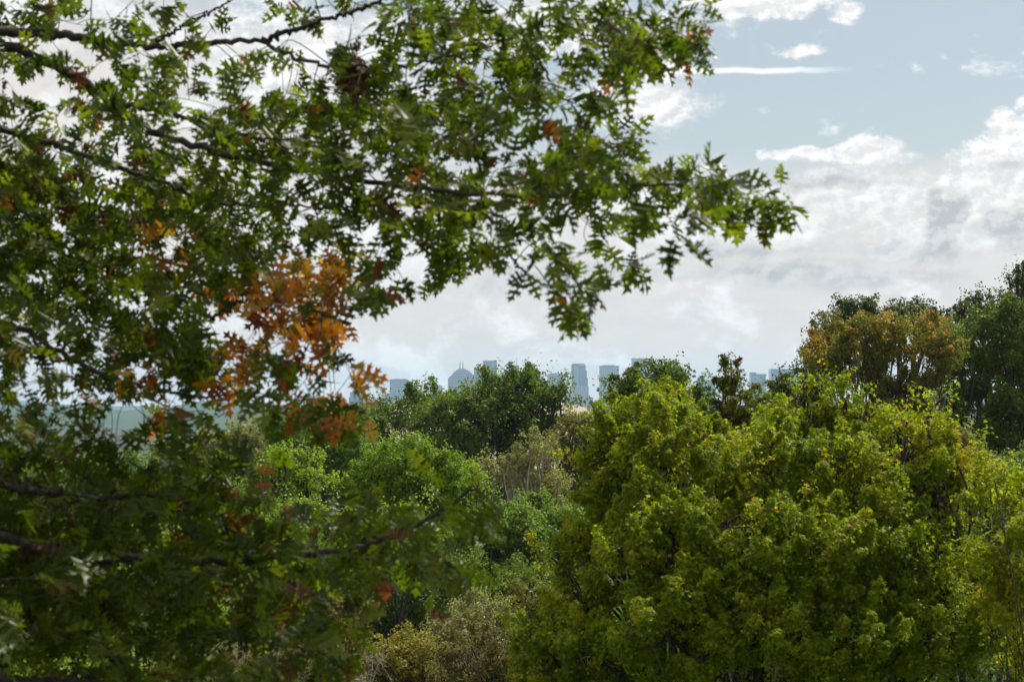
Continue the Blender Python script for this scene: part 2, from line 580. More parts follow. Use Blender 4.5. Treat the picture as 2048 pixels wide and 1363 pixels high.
    for i, cc in allc:
        f = rng.uniform(0.0, 0.9)
        st = fork * (1 - f) + spine_top * f
        kid = i >= nmain
        if kid:
            st = C[par[i]] * 0.7 + st * 0.3
        mid = (st + C[i]) / 2 + rng.normal(size=3) * 0.09 * np.linalg.norm(C[i] - st)
        pp = spline([st, mid, C[i], C[i] + unit(C[i] - mid) * Rr[i].min() * 0.4], 12)
        w.path(pp, np.linspace(tr * 0.4, tr * 0.03, len(pp)) * wood_f * (0.35 if kid else 1.0), 6)
        m_ = min(len(cc), 8 if kid else 22)
        for q in rng.choice(len(cc), m_, replace=False):
            a = pp[rng.integers(len(pp) // 2, len(pp))]
            b = cc[q]
            md = (a + b) / 2 + rng.normal(size=3) * 0.09 * np.linalg.norm(b - a) + np.array([0, 0, 0.08]) * np.linalg.norm(b - a)
            p3 = spline([a, md, b], 8)
            w.path(p3, np.linspace(tr * 0.10, tr * 0.02, len(p3)) * wood_f, 4)
            if bare:
                for _ in range(5):
                    a2 = p3[rng.integers(2, len(p3))]
                    b2 = a2 + unit(rng.normal(size=3) + np.array([0, 0, 0.6])) * clump * rng.uniform(0.5, 1.3)
                    m2 = (a2 + b2) / 2 + rng.normal(size=3) * 0.08 * clump
                    w.path(spline([a2, m2, b2], 6), np.linspace(tr * 0.06, tr * 0.02, len(spline([a2, m2, b2], 6))), 4)
    if limbs:
        for lp, r0, r1 in limbs:
            pp = spline([at(x, y, D + d) for x, y, d in lp], 24)
            w.path(pp, np.linspace(r0, r1, len(pp)), 8)
    w.build('trunk', bark, root)
    return n


# ------------------------------------------------------------------ ground and far hills
def ground_material():
    m, nt, out = mat_new('meadow_ground')
    tc = nt.nodes.new('ShaderNodeTexCoord')
    n1 = noise(tc.outputs['Object'], 0.02, 8, 0.6)
    n2 = noise(tc.outputs['Object'], 1.3, 8, 0.7)
    c = mixc(smooth(n1, 0.4, 0.6), (0.045, 0.065, 0.022), (0.10, 0.085, 0.045))
    c = mixc(n2 * 0.6, c, (0.03, 0.035, 0.015))
    p = nt.nodes.new('ShaderNodeBsdfPrincipled')
    nt.links.new(c, p.inputs['Base Color'])
    p.inputs['Roughness'].default_value = 0.95
    p.inputs['Specular IOR Level'].default_value = 0.0
    nt.links.new(p.outputs[0], out.inputs['Surface'])
    return m


def hill_material(name, ca, cb, cc_, scale):
    m, nt, out = mat_new(name)
    tc = nt.nodes.new('ShaderNodeTexCoord')
    n1 = noise(tc.outputs['Object'], scale, 8, 0.65)
    n2 = noise(tc.outputs['Object'], scale * 12, 6, 0.7)
    c = mixc(smooth(n1, 0.42, 0.6), ca, cb)
    c = mixc(smooth(n2, 0.5, 0.75) * 0.5, c, cc_)
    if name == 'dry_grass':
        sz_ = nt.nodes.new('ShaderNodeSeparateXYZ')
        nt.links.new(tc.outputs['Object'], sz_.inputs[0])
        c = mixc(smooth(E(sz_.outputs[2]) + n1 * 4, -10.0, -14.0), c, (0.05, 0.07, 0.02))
    p = nt.nodes.new('ShaderNodeBsdfPrincipled')
    nt.links.new(c, p.inputs['Base Color'])
    p.inputs['Roughness'].default_value = 0.95
    p.inputs['Specular IOR Level'].default_value = 0.0
    b = nt.nodes.new('ShaderNodeBump')
    b.inputs['Distance'].default_value = 0.3
    nt.links.new(n2.s, b.inputs['Height'])
    nt.links.new(b.outputs[0], p.inputs['Normal'])
    nt.links.new(p.outputs[0], out.inputs['Surface'])
    return m


def sheet(name, xs, ys, zf, mat, label=None):
    X, Y = np.meshgrid(xs, ys)
    Z = zf(X, Y)
    V = np.stack([X, Y, Z], -1).reshape(-1, 3)
    ny, nx = X.shape
    i = np.arange(nx * ny).reshape(ny, nx)
    F = np.stack([i[:-1, :-1], i[:-1, 1:], i[1:, 1:], i[1:, :-1]], -1).reshape(-1, 4)
    o = link_mesh(name, np_mesh(name, V, F, 4, smooth_shade=True), mat)
    tag(o, label, None, None, 'structure')
    return o


def gz_arr(X, Y):
    z = np.interp(Y, [-60, 0, 15, 30, 60, 100, 150, 300, 600, 1500, 1e6], [-5, -7, -9, -14, -17, -22, -25, -26, -36, -60, -60])
    z = z + 0.35 * np.sin(X * 0.21 + Y * 0.13) * np.exp(-np.abs(Y) / 200) + 0.25 * np.sin(X * 0.5 - Y * 0.37) * np.exp(-np.abs(Y) / 200)
    return z


ys = np.concatenate([np.linspace(-120, 160, 90), np.geomspace(165, 12300, 60)])
xs = np.concatenate([-np.geomspace(8500, 62, 30), np.linspace(-60, 60, 60), np.geomspace(62, 8500, 30)])
sheet('ground', xs, ys, gz_arr, ground_material())

# the dry pale hill behind the tree line
hx, hy = np.linspace(-115, 95, 90), np.linspace(290, 560, 60)


def dry_hill(X, Y):
    top = np.interp(X * FPX / 420.0 + 1024, [300, 560, 700, 760, 830, 930, 1060, 1150, 1230, 1320, 1700, 2000],
                    [-25, -12, -1.6, 0.2, 1.7, 2.0, 1.4, 0.4, -2.2, -6, -18, -25])
    k = np.clip(1 - ((Y - 425) / 75.0) ** 2, 0, 1)
    base = gz_arr(X, Y) - 1.0
    return base + (top - base) * k ** 0.8 + 0.15 * np.sin(X * 0.9 + Y * 0.4)


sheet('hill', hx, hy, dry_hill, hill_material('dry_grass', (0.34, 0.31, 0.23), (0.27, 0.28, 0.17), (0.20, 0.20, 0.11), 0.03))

# far wooded hills
rng0 = np.random.default_rng(5)


def far_ridge(y0, dy, pts, seed):
    r = np.random.default_rng(seed)
    ph = r.uniform(0, 6, 12)

    def f(X, Y):
        px = X * FPX / y0 + 1024
        top = np.interp(px, [p[0] for p in pts], [(EYE - p[1]) / FPX * y0 for p in pts])
        for k in range(6):
            top = top + (3.2 / (k + 1) ** 0.7) * y0 / 6000 * 2.0 * np.sin(px * 0.016 * 1.8 ** k + ph[k])
        k = np.clip(1 - ((Y - y0) / dy) ** 2, 0, 1)
        return -61.0 + 0.9 + (top + 60) * k
    return f


forest = hill_material('far_forest', (0.035, 0.06, 0.025), (0.06, 0.08, 0.03), (0.02, 0.03, 0.015), 0.01)
sheet('hills', np.linspace(-3200, 3200, 240), np.linspace(5000, 7000, 24), far_ridge(6000, 1000, [(-900, 816), (300, 820), (440, 812), (520, 812), (600, 818), (760, 816), (900, 820), (1140, 822), (1300, 818), (1600, 812), (2900, 806)], 2), forest)
sheet('hills', np.linspace(-4000, 4000, 240), np.linspace(9900, 12100, 16), far_ridge(11000, 1100, [(-900, 806), (200, 810), (500, 807), (760, 811), (1000, 812), (1200, 811), (1500, 808), (2900, 804)], 3), forest)

# ------------------------------------------------------------------ the city
CD = 8000.0
CS = CD / FPX


def facade_mat(name, wall, glass, fl=4.0, bay=5.0, gw=0.62, gh=0.6, vert=True):
    m, nt, out = mat_new(name)
    tc = nt.nodes.new('ShaderNodeTexCoord')
    sp = nt.nodes.new('ShaderNodeSeparateXYZ')
    nt.links.new(tc.outputs['Object'], sp.inputs[0])
    x, y, z = (E(sp.outputs[i]) for i in range(3))
    fz = E.m('FRACT', z / fl)
    g = E.m('LESS_THAN', fz, gh)
    if vert:
        fx = E.m('FRACT', (x + y) / bay + 100.0)
        g = g * E.m('LESS_THAN', fx, gw)
    c = mixc(g, wall, glass)
    big = noise(tc.outputs['Object'], 0.02, 3)
    c = mixc(big * 0.4, c, glass)
    p = nt.nodes.new('ShaderNodeBsdfPrincipled')
    nt.links.new(c, p.inputs['Base Color'])
    rr = 0.7 - g * 0.5
    nt.links.new(rr.s, p.inputs['Roughness'])
    nt.links.new(p.outputs[0], out.inputs['Surface'])
    return m


F_GLASS = facade_mat('blue_glass_facade', (0.07, 0.13, 0.19), (0.02, 0.05, 0.08), 8, 6, 0.9, 0.75)
F_DARK = facade_mat('dark_facade', (0.06, 0.08, 0.10), (0.015, 0.025, 0.04), 9, 8, 0.7, 0.65)
F_CONC = facade_mat('concrete_facade', (0.24, 0.30, 0.36), (0.04, 0.06, 0.09), 7, 9, 0.62, 0.5)
F_BAND = facade_mat('banded_facade', (0.22, 0.28, 0.34), (0.04, 0.06, 0.09), 9, 5, 0.6, 0.55, False)
F_PALE = facade_mat('pale_facade', (0.34, 0.40, 0.46), (0.10, 0.13, 0.16), 8, 7, 0.6, 0.5)
F_ROOF = facade_mat('roof_metal', (0.25, 0.26, 0.27), (0.2, 0.21, 0.22), 3, 3)


def box_part(root, name, x0, x1, ytop, ybot, mat, d0=0.0, d1=None, D=CD, taper=0.0, chamf=0.0):
    """a block given by its photo columns and rows; d0..d1 depth in metres behind D"""
    s = D / FPX
    X0, X1 = (x0 - 1024) * s, (x1 - 1024) * s
    Z1 = (EYE - ytop) * s
    Z0 = (EYE - ybot) * s if ybot is not None else -60.5
    w = X1 - X0
    d1 = w * 0.85 if d1 is None else d1
    c = chamf * w
    plan = [(X0 + c, D + d0), (X1 - c, D + d0), (X1, D + d0 + c), (X1, D + d1 - c), (X1 - c, D + d1), (X0 + c, D + d1), (X0, D + d1 - c), (X0, D + d0 + c)] if c > 0 else \
           [(X0, D + d0), (X1, D + d0), (X1, D + d1), (X0, D + d1)]
    n = len(plan)
    mx, my = (X0 + X1) / 2, D + (d0 + d1) / 2
    V = [(x, y, Z0) for x, y in plan] + [(mx + (x - mx) * (1 - taper), my + (y - my) * (1 - taper), Z1) for x, y in plan]
    F = [tuple(range(n - 1, -1, -1)), tuple(range(n, 2 * n))] + [(i, (i + 1) % n, n + (i + 1) % n, n + i) for i in range(n)]
    L = root.location
    me = bpy.data.meshes.new(name)
    me.from_pydata([(a - L[0], b - L[1], c_ - L[2]) for a, b, c_ in V], [], F)
    return link_mesh(name, me, mat, root)


def mast(root, name, x, ytop, ybot, r=0.7, D=CD, dd=10.0):
    s = D / FPX
    w = Wood()
    w.path([[(x - 1024) * s, D + dd, (EYE - ybot) * s], [(x - 1024) * s, D + dd, (EYE - (ytop * .6 + ybot * .4)) * s], [(x - 1024) * s, D + dd, (EYE - ytop) * s]], [r * 1.6, r, r * 0.45], 6)
    return w.build(name, F_DARK, root)


def building(name, label, x, D=CD, group='skyline towers in the haze', cat='building'):
    root = empty(name, ((x - 1024) * D / FPX, D, -60.5))
    return tag(root, label, cat, group)


b = building('office_tower', 'small flat topped block in the haze, leftmost of the skyline, beside the orange leaves', 718)
box_part(b, 'body', 700, 728.5, 784, None, F_GLASS)
box_part(b, 'roof_box', 704, 720, 781.5, 784, F_ROOF, 10, 40)

b = building('radio_mast', 'thin lone mast in the haze left of the flat topped office block', 766, cat='mast', group=None)
mast(b, 'pole', 766.3, 786, 842, 0.6)

b = building('office_tower', 'flat topped hazy office block with a low podium, standing alone left of the stepped tower', 797)
box_part(b, 'podium', 768.5, 792, 790.5, None, F_BAND, -20, 30)
box_part(b, 'podium_step', 772, 779.4, 787.5, 790.5, F_BAND, 0, 20)
box_part(b, 'body', 779.5, 816, 762, None, F_BAND)
box_part(b, 'upper_storeys', 779.0, 816.5, 758.6, 762, F_DARK, -1, 64)
box_part(b, 'roof_box', 783, 811.5, 757.2, 758.6, F_ROOF, 8, 50)

b = building('office_tower', 'low pale block just left of the stepped tower, half behind the treetops', 872)
box_part(b, 'body', 861, 884, 770.5, None, F_PALE)
box_part(b, 'roof_box', 866, 881, 768.8, 770.5, F_ROOF, 8, 30)

b = building('stepped_tower', 'broad stepped tower with rounded crown and two thin spires', 925)
box_part(b, 'body', 895.8, 953.5, 755.5, None, F_BAND, 0, 70, chamf=0.08)
box_part(b, 'side_wing', 953.5, 968, 752.4, None, F_CONC, 5, 60)
for i, (a, c, y0, y1) in enumerate([(898.5, 950, 752, 755.5), (902, 948, 748.5, 752), (905, 944, 745, 748.5), (908, 940, 741.5, 745), (912, 936, 739, 741.5), (916, 931, 737, 739)]):
    box_part(b, 'crown_step', a, c, y0, y1, F_BAND, 3 + i * 4, 66 - i * 4, chamf=0.1)
for x in (919.4, 925.2):
    mast(b, 'spire', x, 720.5, 738, 1.7, dd=34)

b = building('office_tower', 'hazy slab with a flat top between the stepped tower and the tallest tower', 957)
box_part(b, 'body', 947, 972, 736, None, F_GLASS, 90, 140)

b = building('office_tower', 'tall smooth glass tower right behind the stepped tower', 980)
box_part(b, 'body', 966, 993.6, 722.5, None, F_GLASS, 30, 82, chamf=0.12)
box_part(b, 'parapet', 965.5, 994, 720.4, 722.5, F_DARK, 29, 84, chamf=0.12)
box_part(b, 'corner_strip', 985, 986.6, 723, None, F_PALE, 28.2, 29.8)

b = building('office_tower', 'dark topped block with a tall antenna rising behind the big treetop', 1029)
box_part(b, 'body', 1021, 1038, 733, None, F_CONC)
box_part(b, 'top_storeys', 1020.6, 1038.4, 730, 733, F_DARK, -1, 31)
mast(b, 'antenna', 1033.5, 713, 730, 0.8, dd=14)

b = building('office_tower', 'wide banded block with rounded top at the right edge of the big dark tree', 1110)
box_part(b, 'body', 1095, 1126, 747.5, None, F_BAND, chamf=0.15)
box_part(b, 'roof_box', 1100, 1123, 746, 747.5, F_ROOF, 8, 46)

b = building('residential_tower', 'slim tall tower with dark edge strip and pale balcony column on a stepped base', 1158)
box_part(b, 'shaft', 1143.2, 1158, 728.6, None, F_DARK, 0, 50)
box_part(b, 'balcony_column', 1147.5, 1157, 731, None, F_CONC, -3, -0.2)
box_part(b, 'glass_face', 1158, 1171.4, 729.5, None, F_GLASS, 2, 50)
box_part(b, 'crown', 1144.5, 1169.5, 726.8, 728.6, F_DARK, 4, 44)
box_part(b, 'shoulder', 1171.4, 1174, 741, None, F_DARK, 6, 44)
box_part(b, 'lower_shaft', 1162, 1175.6, 755, None, F_DARK, -5, 1.6)
box_part(b, 'podium', 1140.6, 1177, 771.8, None, F_CONC, -12, 60)

b = building('office_tower', 'flat topped grey block right of the slim tower, framed by lighter corners', 1219)
box_part(b, 'body', 1199.8, 1237.6, 733.2, None, F_CONC)
box_part(b, 'top_frame', 1199.2, 1238.2, 731.2, 733.2, F_DARK, -1.5, 68)
box_part(b, 'roof_box', 1206, 1231, 729.6, 731.2, F_ROOF, 8, 50)

b = building('office_tower', 'tall pale tower whose flat top just clears the dark domed tree', 1283)
box_part(b, 'body', 1264.5, 1302, 717.6, None, F_PALE)
box_part(b, 'parapet', 1264, 1302.4, 716.2, 717.6, F_DARK, -1, 66)
mast(b, 'antenna', 1280.5, 713.8, 716.2, 0.7)

b = building('office_tower', 'slim hazy tower with a rounded top right of the dark domed tree', 1402)
box_part(b, 'body', 1395, 1409, 755.5, None, F_GLASS)
for i in range(4):
    box_part(b, 'rounded_top', 1396 + i * 1.1, 1408.6 - i * 1.3, 754.2 - i * 1.3, 755.5 - i * 1.3, F_GLASS, 1 + i * 2, 24 - i * 2)

b = building('office_tower', 'low glassy block beside the slim round topped tower', 1417)
box_part(b, 'body', 1404.5, 1428.5, 761, None, F_GLASS, -40, -5)
box_part(b, 'roof_box', 1416, 1424.5, 758.6, 761, F_ROOF, -35, -15)

b = building('office_tower', 'twin level glass block between the narrow reddish treetop and the crane', 1516)
box_part(b, 'body', 1501.5, 1531.6, 747.4, None, F_GLASS)
box_part(b, 'taller_half', 1501, 1512.8, 744.2, 747.4, F_DARK, 0, 44)

b = building('unfinished_tower', 'wide pale glass block under the crane at the foot of the orange brown tree', 1566)
box_part(b, 'body', 1542.4, 1592, 739, None, F_GLASS)
box_part(b, 'parapet', 1542, 1592.4, 737.2, 739, F_DARK, -1, 70)
b = tag(empty('tower_crane', ((1582 - 1024) * CS, CD + 20, (EYE - 737.2) * CS)), 'tiny construction crane with a long level jib on the wide pale block', 'crane')
mast(b, 'mast', 1582, 729.5, 737.2, 0.8, dd=20)
w = Wood()
w.path([[(1558 - 1024) * CS, CD + 20, (EYE - 732.6) * CS], [(1572 - 1024) * CS, CD + 20, (EYE - 732.8) * CS], [(1588 - 1024) * CS, CD + 20, (EYE - 733) * CS]], [0.7, 0.9, 0.9], 4)
w.build('jib', F_DARK, b)

# transmission pylon seen through the leaves
b = tag(empty('pylon', ((477 - 1024) * 3500 / FPX, 3500, -60)), 'thin hazy lattice pylon seen through a gap in the oak leaves', 'pylon')
w = Wood()
s_ = 3500 / FPX
for dx in (-3.2, 3.2):
    w.path([[(477 - 1024) * s_ + dx, 3500, -60], [(477 - 1024) * s_ + dx * .5, 3500, -30], [(477 - 1024) * s_, 3500, (EYE - 818) * s_]], [0.5, 0.4, 0.3], 4)
w.build('tower_frame', F_DARK, b)
w = Wood()
for yy in (823, 829):
    w.path([[(472 - 1024) * s_, 3500, (EYE - yy) * s_], [(477 - 1024) * s_, 3500, (EYE - yy + .5) * s_], [(482 - 1024) * s_, 3500, (EYE - yy) * s_]], [0.25, 0.4, 0.25], 4)
w.build('cross_arm', F_DARK, b)

# low city blocks around the feet of the towers
rc = np.random.default_rng(77)
k = 0
for x in np.concatenate([rc.uniform(1128, 1190, 15), rc.uniform(690, 780, 9), rc.uniform(1385, 1440, 6), rc.uniform(1520, 1600, 6)]):
    D = rc.uniform(7000, 9500)
    top = rc.uniform(790, 803)
    wd = rc.uniform(3, 8)
    tall = 'tall' if top < 796 else 'low'
    where = 'around the foot of the slim tower' if x < 1200 and x > 1100 else ('left of the skyline' if x < 800 else ('between the two maple tops' if x < 1450 else 'under the crane'))
    b = building('city_block', f'{tall} hazy box shaped block {where}', x, D, 'small blocks at the foot of the skyline')
    box_part(b, 'body', x - wd / 2, x + wd / 2, top, None, [F_PALE, F_CONC, F_BAND, F_GLASS][k % 4], D=D)
    box_part(b, 'roof_box', x - wd / 4, x + wd / 5, top - 0.9, top, F_ROOF, 4, 10, D=D)
    k += 1

# ------------------------------------------------------------------ middle distance and right hand trees
G_MID = 'trees of the valley'
M3 = dict(templates=SIMPLE)
tree('broad_tree', 'big dark green tree with ragged crown whose top touches the skyline towers', 130,
     [(1030, 790, 85, 48), (985, 828, 80, 40), (1085, 815, 48, 52), (945, 815, 40, 28), (960, 865, 80, 55), (1060, 870, 65, 45), (1010, 850, 85, 60), (1120, 800, 20, 28), (900, 830, 40, 40), (1000, 770, 40, 30), (1060, 765, 35, 25)],
     L_DARK, 0.22, 5.6, 0.9, seed=1, tone=(0.6, 0.22), shell=(0.3, 1.0), group=G_MID)
tree('broad_tree', 'loose dark green tree with bright sky gaps, behind the round vivid green tree', 138,
     [(860, 800, 55, 30), (800, 825, 50, 28), (870, 850, 70, 40), (780, 865, 60, 38), (905, 900, 60, 40), (940, 905, 50, 40), (990, 900, 50, 40), (760, 915, 55, 38), (830, 800, 30, 22), (740, 835, 36, 28), (700, 860, 40, 34)],
     L_DARK, 0.23, 4.2, 0.9, seed=2, shell=(0.3, 1.0), group=G_MID, trunk_r=0.25)
tree('broad_tree', 'soft mid green tree behind the hanging orange leaves', 118,
     [(640, 865, 70, 45), (580, 860, 45, 34), (690, 835, 48, 28), (660, 915, 85, 50), (575, 905, 60, 40), (600, 830, 30, 20), (545, 860, 30, 25), (720, 900, 50, 50)],
     L_MID, 0.2, 4.2, 0.8, seed=3, group=G_MID)
tree('broad_tree', 'pale grey green tree at the edge of the distant blue valley', 150,
     [(500, 880, 50, 34), (455, 895, 40, 30), (540, 900, 50, 40), (410, 905, 50, 34), (500, 920, 80, 40)], L_SAGE, 0.24, 4.2, 0.9, seed=4, group=G_MID)
tree('broad_tree', 'bright yellow green tree with pale branches, left of the round vivid one', 80,
     [(590, 945, 62, 36), (550, 975, 55, 38), (635, 965, 48, 36), (590, 990, 80, 34), (560, 925, 24, 18), (615, 918, 26, 18)], L_FRESH, 0.15, 4.4, 0.6, seed=5, group=G_MID)
tree('round_tree', 'round vivid green tree with a dense domed crown in the valley', 84,
     [(810, 935, 80, 40), (755, 965, 58, 40), (868, 958, 55, 42), (810, 975, 100, 45), (730, 1000, 44, 34), (820, 910, 50, 20), (890, 985, 40, 38), (770, 1010, 70, 34), (850, 1015, 70, 34)],
     L_VIVID, 0.14, 7.0, 0.58, seed=6, shell=(0.6, 1.0), group=G_MID)
tree('slender_tree', 'small yellow green tree leaning out from behind the round vivid tree', 88,
     [(945, 955, 22, 24), (930, 935, 14, 18), (955, 985, 26, 26)], L_FRESH, 0.14, 4.0, 0.5, seed=7, group=G_MID, tone=(0.7, 0.15))
tree('slender_tree', 'pale sage coloured tree with upright twiggy crown in the valley', 92,
     [(1060, 905, 34, 32), (1030, 935, 40, 30), (1085, 935, 36, 40), (1000, 945, 40, 28), (1060, 970, 70, 38), (1075, 880, 20, 16), (1100, 985, 40, 30), (965, 950, 20, 20)],
     L_SAGE, 0.13, 3.4, 0.55, seed=8, shell=(0.2, 1.0), bark=BARK_PALE, group=G_MID, flat=0.9)
tree('broad_tree', 'dull olive tree in front of the big dark crown, beside the maple edge', 96,
     [(1145, 865, 40, 34), (1170, 910, 46, 55), (1130, 920, 38, 50), (1160, 970, 50, 45), (1195, 860, 30, 34)], L_OLIVE, 0.14, 3.8, 0.6, seed=9, shell=(0.3, 1.0), group=G_MID)
tree('conifer_tree', 'small dark pointed tree on the rim of the dry pale hill', 150,
     [(1148, 845, 8, 18), (1160, 850, 14, 16), (1180, 845, 18, 18), (1150, 862, 20, 12)], L_DEEP, 0.22, 4.5, 0.5, seed=10, group=G_MID)
tree('round_tree', 'light green dome just below the sage tree', 74,
     [(1080, 1015, 46, 26), (1120, 1035, 48, 36), (1055, 1040, 50, 34), (1100, 1065, 70, 40), (1140, 1075, 40, 40)], L_MID, 0.13, 5.2, 0.5, seed=11, tone=(0.62, 0.2), group=G_MID)
tree('round_tree', 'wide soft green dome at the centre of the valley with a fresh lit top', 66,
     [(1000, 1040, 60, 32), (955, 1065, 58, 40), (1045, 1075, 50, 42), (1000, 1090, 90, 50), (930, 1110, 56, 46), (1060, 1115, 56, 46), (990, 1130, 80, 40), (1090, 1110, 30, 40)],
     L_MID, 0.125, 5.4, 0.5, seed=12, group=G_MID, tone=(0.5, 0.2))
tree('broad_tree', 'darker green bushy tree at the foot of the wide soft dome', 60,
     [(960, 1160, 60, 30), (1030, 1165, 56, 34), (910, 1165, 40, 34), (1080, 1160, 40, 30), (1000, 1195, 80, 30)], L_DARK, 0.12, 5.4, 0.45, seed=13, tone=(0.75, 0.15), group=G_MID)
tree('broad_tree', 'bluish green tree behind the tip of the low oak branch', 64,
     [(800, 1190, 60, 40), (850, 1175, 50, 34), (750, 1185, 50, 44), (820, 1235, 80, 34), (880, 1210, 44, 34), (730, 1240, 60, 34)], L_BLUE, 0.125, 5.2, 0.5, seed=14, group=G_MID)
for i, (cx_, cy_, lb) in enumerate([(330, 1010, 'dark tree low on the slope, glimpsed deep behind the oak foliage'), (640, 990, 'dark tree at the foot of the soft mid green tree'), (900, 985, 'shadowy tree low behind the round vivid green tree'),
                                 (1130, 990, 'shadowy tree under the sage and olive crowns beside the maple'), (30, 1010, 'dark tree low on the slope, farthest behind the oak foliage')]):
    tree('broad_tree', lb, 152 + i, [(cx_ - 90, cy_, 80, 60), (cx_ + 10, cy_ - 15, 90, 60), (cx_ + 100, cy_ + 5, 80, 60), (cx_, cy_ + 60, 160, 60)], L_DEEP, 0.27, 4.2, 1.1, seed=60 + i, group=G_MID)
G_SH = 'shrubs on the near slope'
tree('shrub', 'pale sage shrub with fine arching twigs below the green domes', 55,
     [(950, 1225, 56, 26), (905, 1255, 44, 30), (1000, 1235, 48, 26), (950, 1262, 80, 26)], L_SAGE, 0.085, 3.6, 0.36, seed=15, cat='shrub', group=G_SH, shell=(0.2, 1.0), flat=0.9, bark=BARK_PALE)
tree('shrub', 'olive shrub between the sage one and the maple', 57,
     [(1065, 1195, 34, 22), (1100, 1215, 44, 36), (1045, 1230, 48, 26), (1130, 1250, 50, 40)], L_OLIVE, 0.09, 4.0, 0.38, seed=16, cat='shrub', group=G_SH, tone=(0.6, 0.2))
tree('shrub', 'bright yellowish shrub on the near slope, left of the brown one', 48,
     [(820, 1292, 54, 24), (775, 1310, 44, 28), (865, 1315, 44, 28), (820, 1335, 90, 30), (745, 1325, 26, 24)], L_YELLOW, 0.08, 3.8, 0.32, seed=17, cat='shrub', group=G_SH, shell=(0.3, 1.0), tone=(0.35, 0.25))
tree('shrub', 'brown olive shrub at the bottom centre beside the maple', 46,
     [(970, 1290, 56, 34), (1020, 1315, 48, 40), (915, 1325, 52, 36), (975, 1345, 80, 34), (1060, 1340, 40, 40), (890, 1370, 60, 30)], L_BROWN, 0.08, 4.0, 0.32, seed=18, cat='shrub', group=G_SH, shell=(0.3, 1.0))
tree('bare_shrub', 'bare bleached shrub of forked white twigs at the bottom edge', 45,
     [(745, 1335, 34, 34), (730, 1375, 30, 30)], L_BROWN, 0.08, 1.0, 0.3, seed=19, cat='shrub', bark=BARK_PALE, bare=True, trunk_r=0.06, wood_f=0.8)
# behind the oak foliage
tree('broad_tree', 'light green treetop below the bright yellow green tree', 70,
     [(600, 1035, 60, 26), (540, 1050, 60, 30), (660, 1050, 50, 28), (600, 1070, 110, 34)], L_FRESH, 0.13, 4.6, 0.5, seed=20, group=G_MID, tone=(0.4, 0.2))
tree('broad_tree', 'small fresh green treetop peeping over the low oak branch', 72,
     [(770, 1035, 50, 24), (725, 1050, 40, 26), (820, 1050, 50, 26), (770, 1075, 90, 32)], L_FRESH, 0.13, 4.6, 0.5, seed=21, group=G_MID, tone=(0.55, 0.2))
tree('broad_tree', 'green tree filling the gap under the low oak branch', 60,
     [(660, 1120, 80, 44), (580, 1140, 80, 44), (740, 1125, 60, 40), (840, 1110, 60, 40), (650, 1175, 120, 40)], L_MID, 0.12, 4.8, 0.5, seed=22, group=G_MID)
tree('shrub', 'yellow green shrub seen through the lowest oak leaves', 50,
     [(650, 1240, 60, 34), (700, 1225, 40, 28), (600, 1260, 60, 34), (660, 1280, 90, 34)], L_YELLOW, 0.085, 3.8, 0.36, seed=23, cat='shrub', group=G_SH, tone=(0.2, 0.2))
tree('shrub', 'grey brown twiggy shrub under the oak at the bottom edge', 47,
     [(560, 1315, 70, 34), (640, 1330, 60, 34), (480, 1330, 70, 36), (400, 1340, 60, 34), (560, 1360, 130, 30)], L_BROWN, 0.08, 3.4, 0.33, seed=24, cat='shrub', group=G_SH, shell=(0.2, 1.0), bark=BARK_PALE)
tree('shrub', 'fresh green bush in the bottom corner behind the oak leaves', 40,
     [(130, 1320, 80, 44), (60, 1330, 60, 40), (210, 1325, 60, 40), (300, 1340, 60, 36), (150, 1365, 150, 30), (-40, 1330, 70, 50)], L_FRESH, 0.09, 4.0, 0.33, seed=25, cat='shrub', group=G_SH, tone=(0.6, 0.2))
tree('broad_tree', 'bright green tree glimpsed through the lower oak foliage', 58,
     [(120, 1160, 90, 60), (220, 1180, 80, 60), (20, 1180, 90, 60), (330, 1170, 80, 50), (440, 1160, 80, 50), (150, 1240, 180, 50), (400, 1240, 120, 50)], L_FRESH, 0.125, 4.4, 0.5, seed=26, group=G_MID, tone=(0.35, 0.25))
tree('broad_tree', 'hazy green tree behind the left side of the oak crown', 110,
     [(330, 940, 80, 46), (240, 960, 80, 50), (410, 960, 60, 40), (150, 960, 80, 50), (60, 970, 80, 50), (300, 1010, 160, 50), (100, 1040, 160, 50), (480, 1000, 70, 40), (-60, 980, 80, 60)], L_MID, 0.19, 4.2, 0.8, seed=27, group=G_MID)
tree('broad_tree', 'fresh green tree in the second row behind the lower oak foliage', 74,
     [(430, 1060, 80, 40), (340, 1080, 80, 44), (240, 1080, 80, 40), (100, 1090, 90, 40), (-20, 1090, 90, 50), (300, 1120, 180, 40)], L_FRESH, 0.14, 4.2, 0.55, seed=28, group=G_MID, tone=(0.5, 0.2))

# the right hand side beyond the maple
tree('broad_tree', 'dark domed tree rising just behind the maple, hiding part of the skyline', 64,
     [(1310, 762, 50, 30), (1368, 776, 46, 34), (1262, 772, 34, 26), (1395, 800, 28, 34), (1310, 790, 90, 45), (1240, 790, 26, 24), (1325, 742, 26, 16), (1412, 850, 24, 34), (1340, 860, 90, 60)],
     L_DARK, 0.12, 5.4, 0.42, seed=30, group=G_MID, tone=(0.4, 0.25), odd=0.03)
tree('slender_tree', 'narrow pointed treetop with reddish brown tip above the maple', 38,
     [(1462, 735, 15, 24), (1452, 765, 24, 22), (1470, 780, 20, 22), (1440, 825, 24, 24), (1475, 825, 30, 34), (1502, 790, 15, 18), (1518, 820, 24, 26), (1485, 870, 70, 50)],
     L_OAK, 0.10, 9.0, 0.22, seed=31, wood_f=0.4, templates=MAPLES, tone=(0.45, 0.2), odd=0.02, topodd=0.12, shell=(0.2, 1.0))
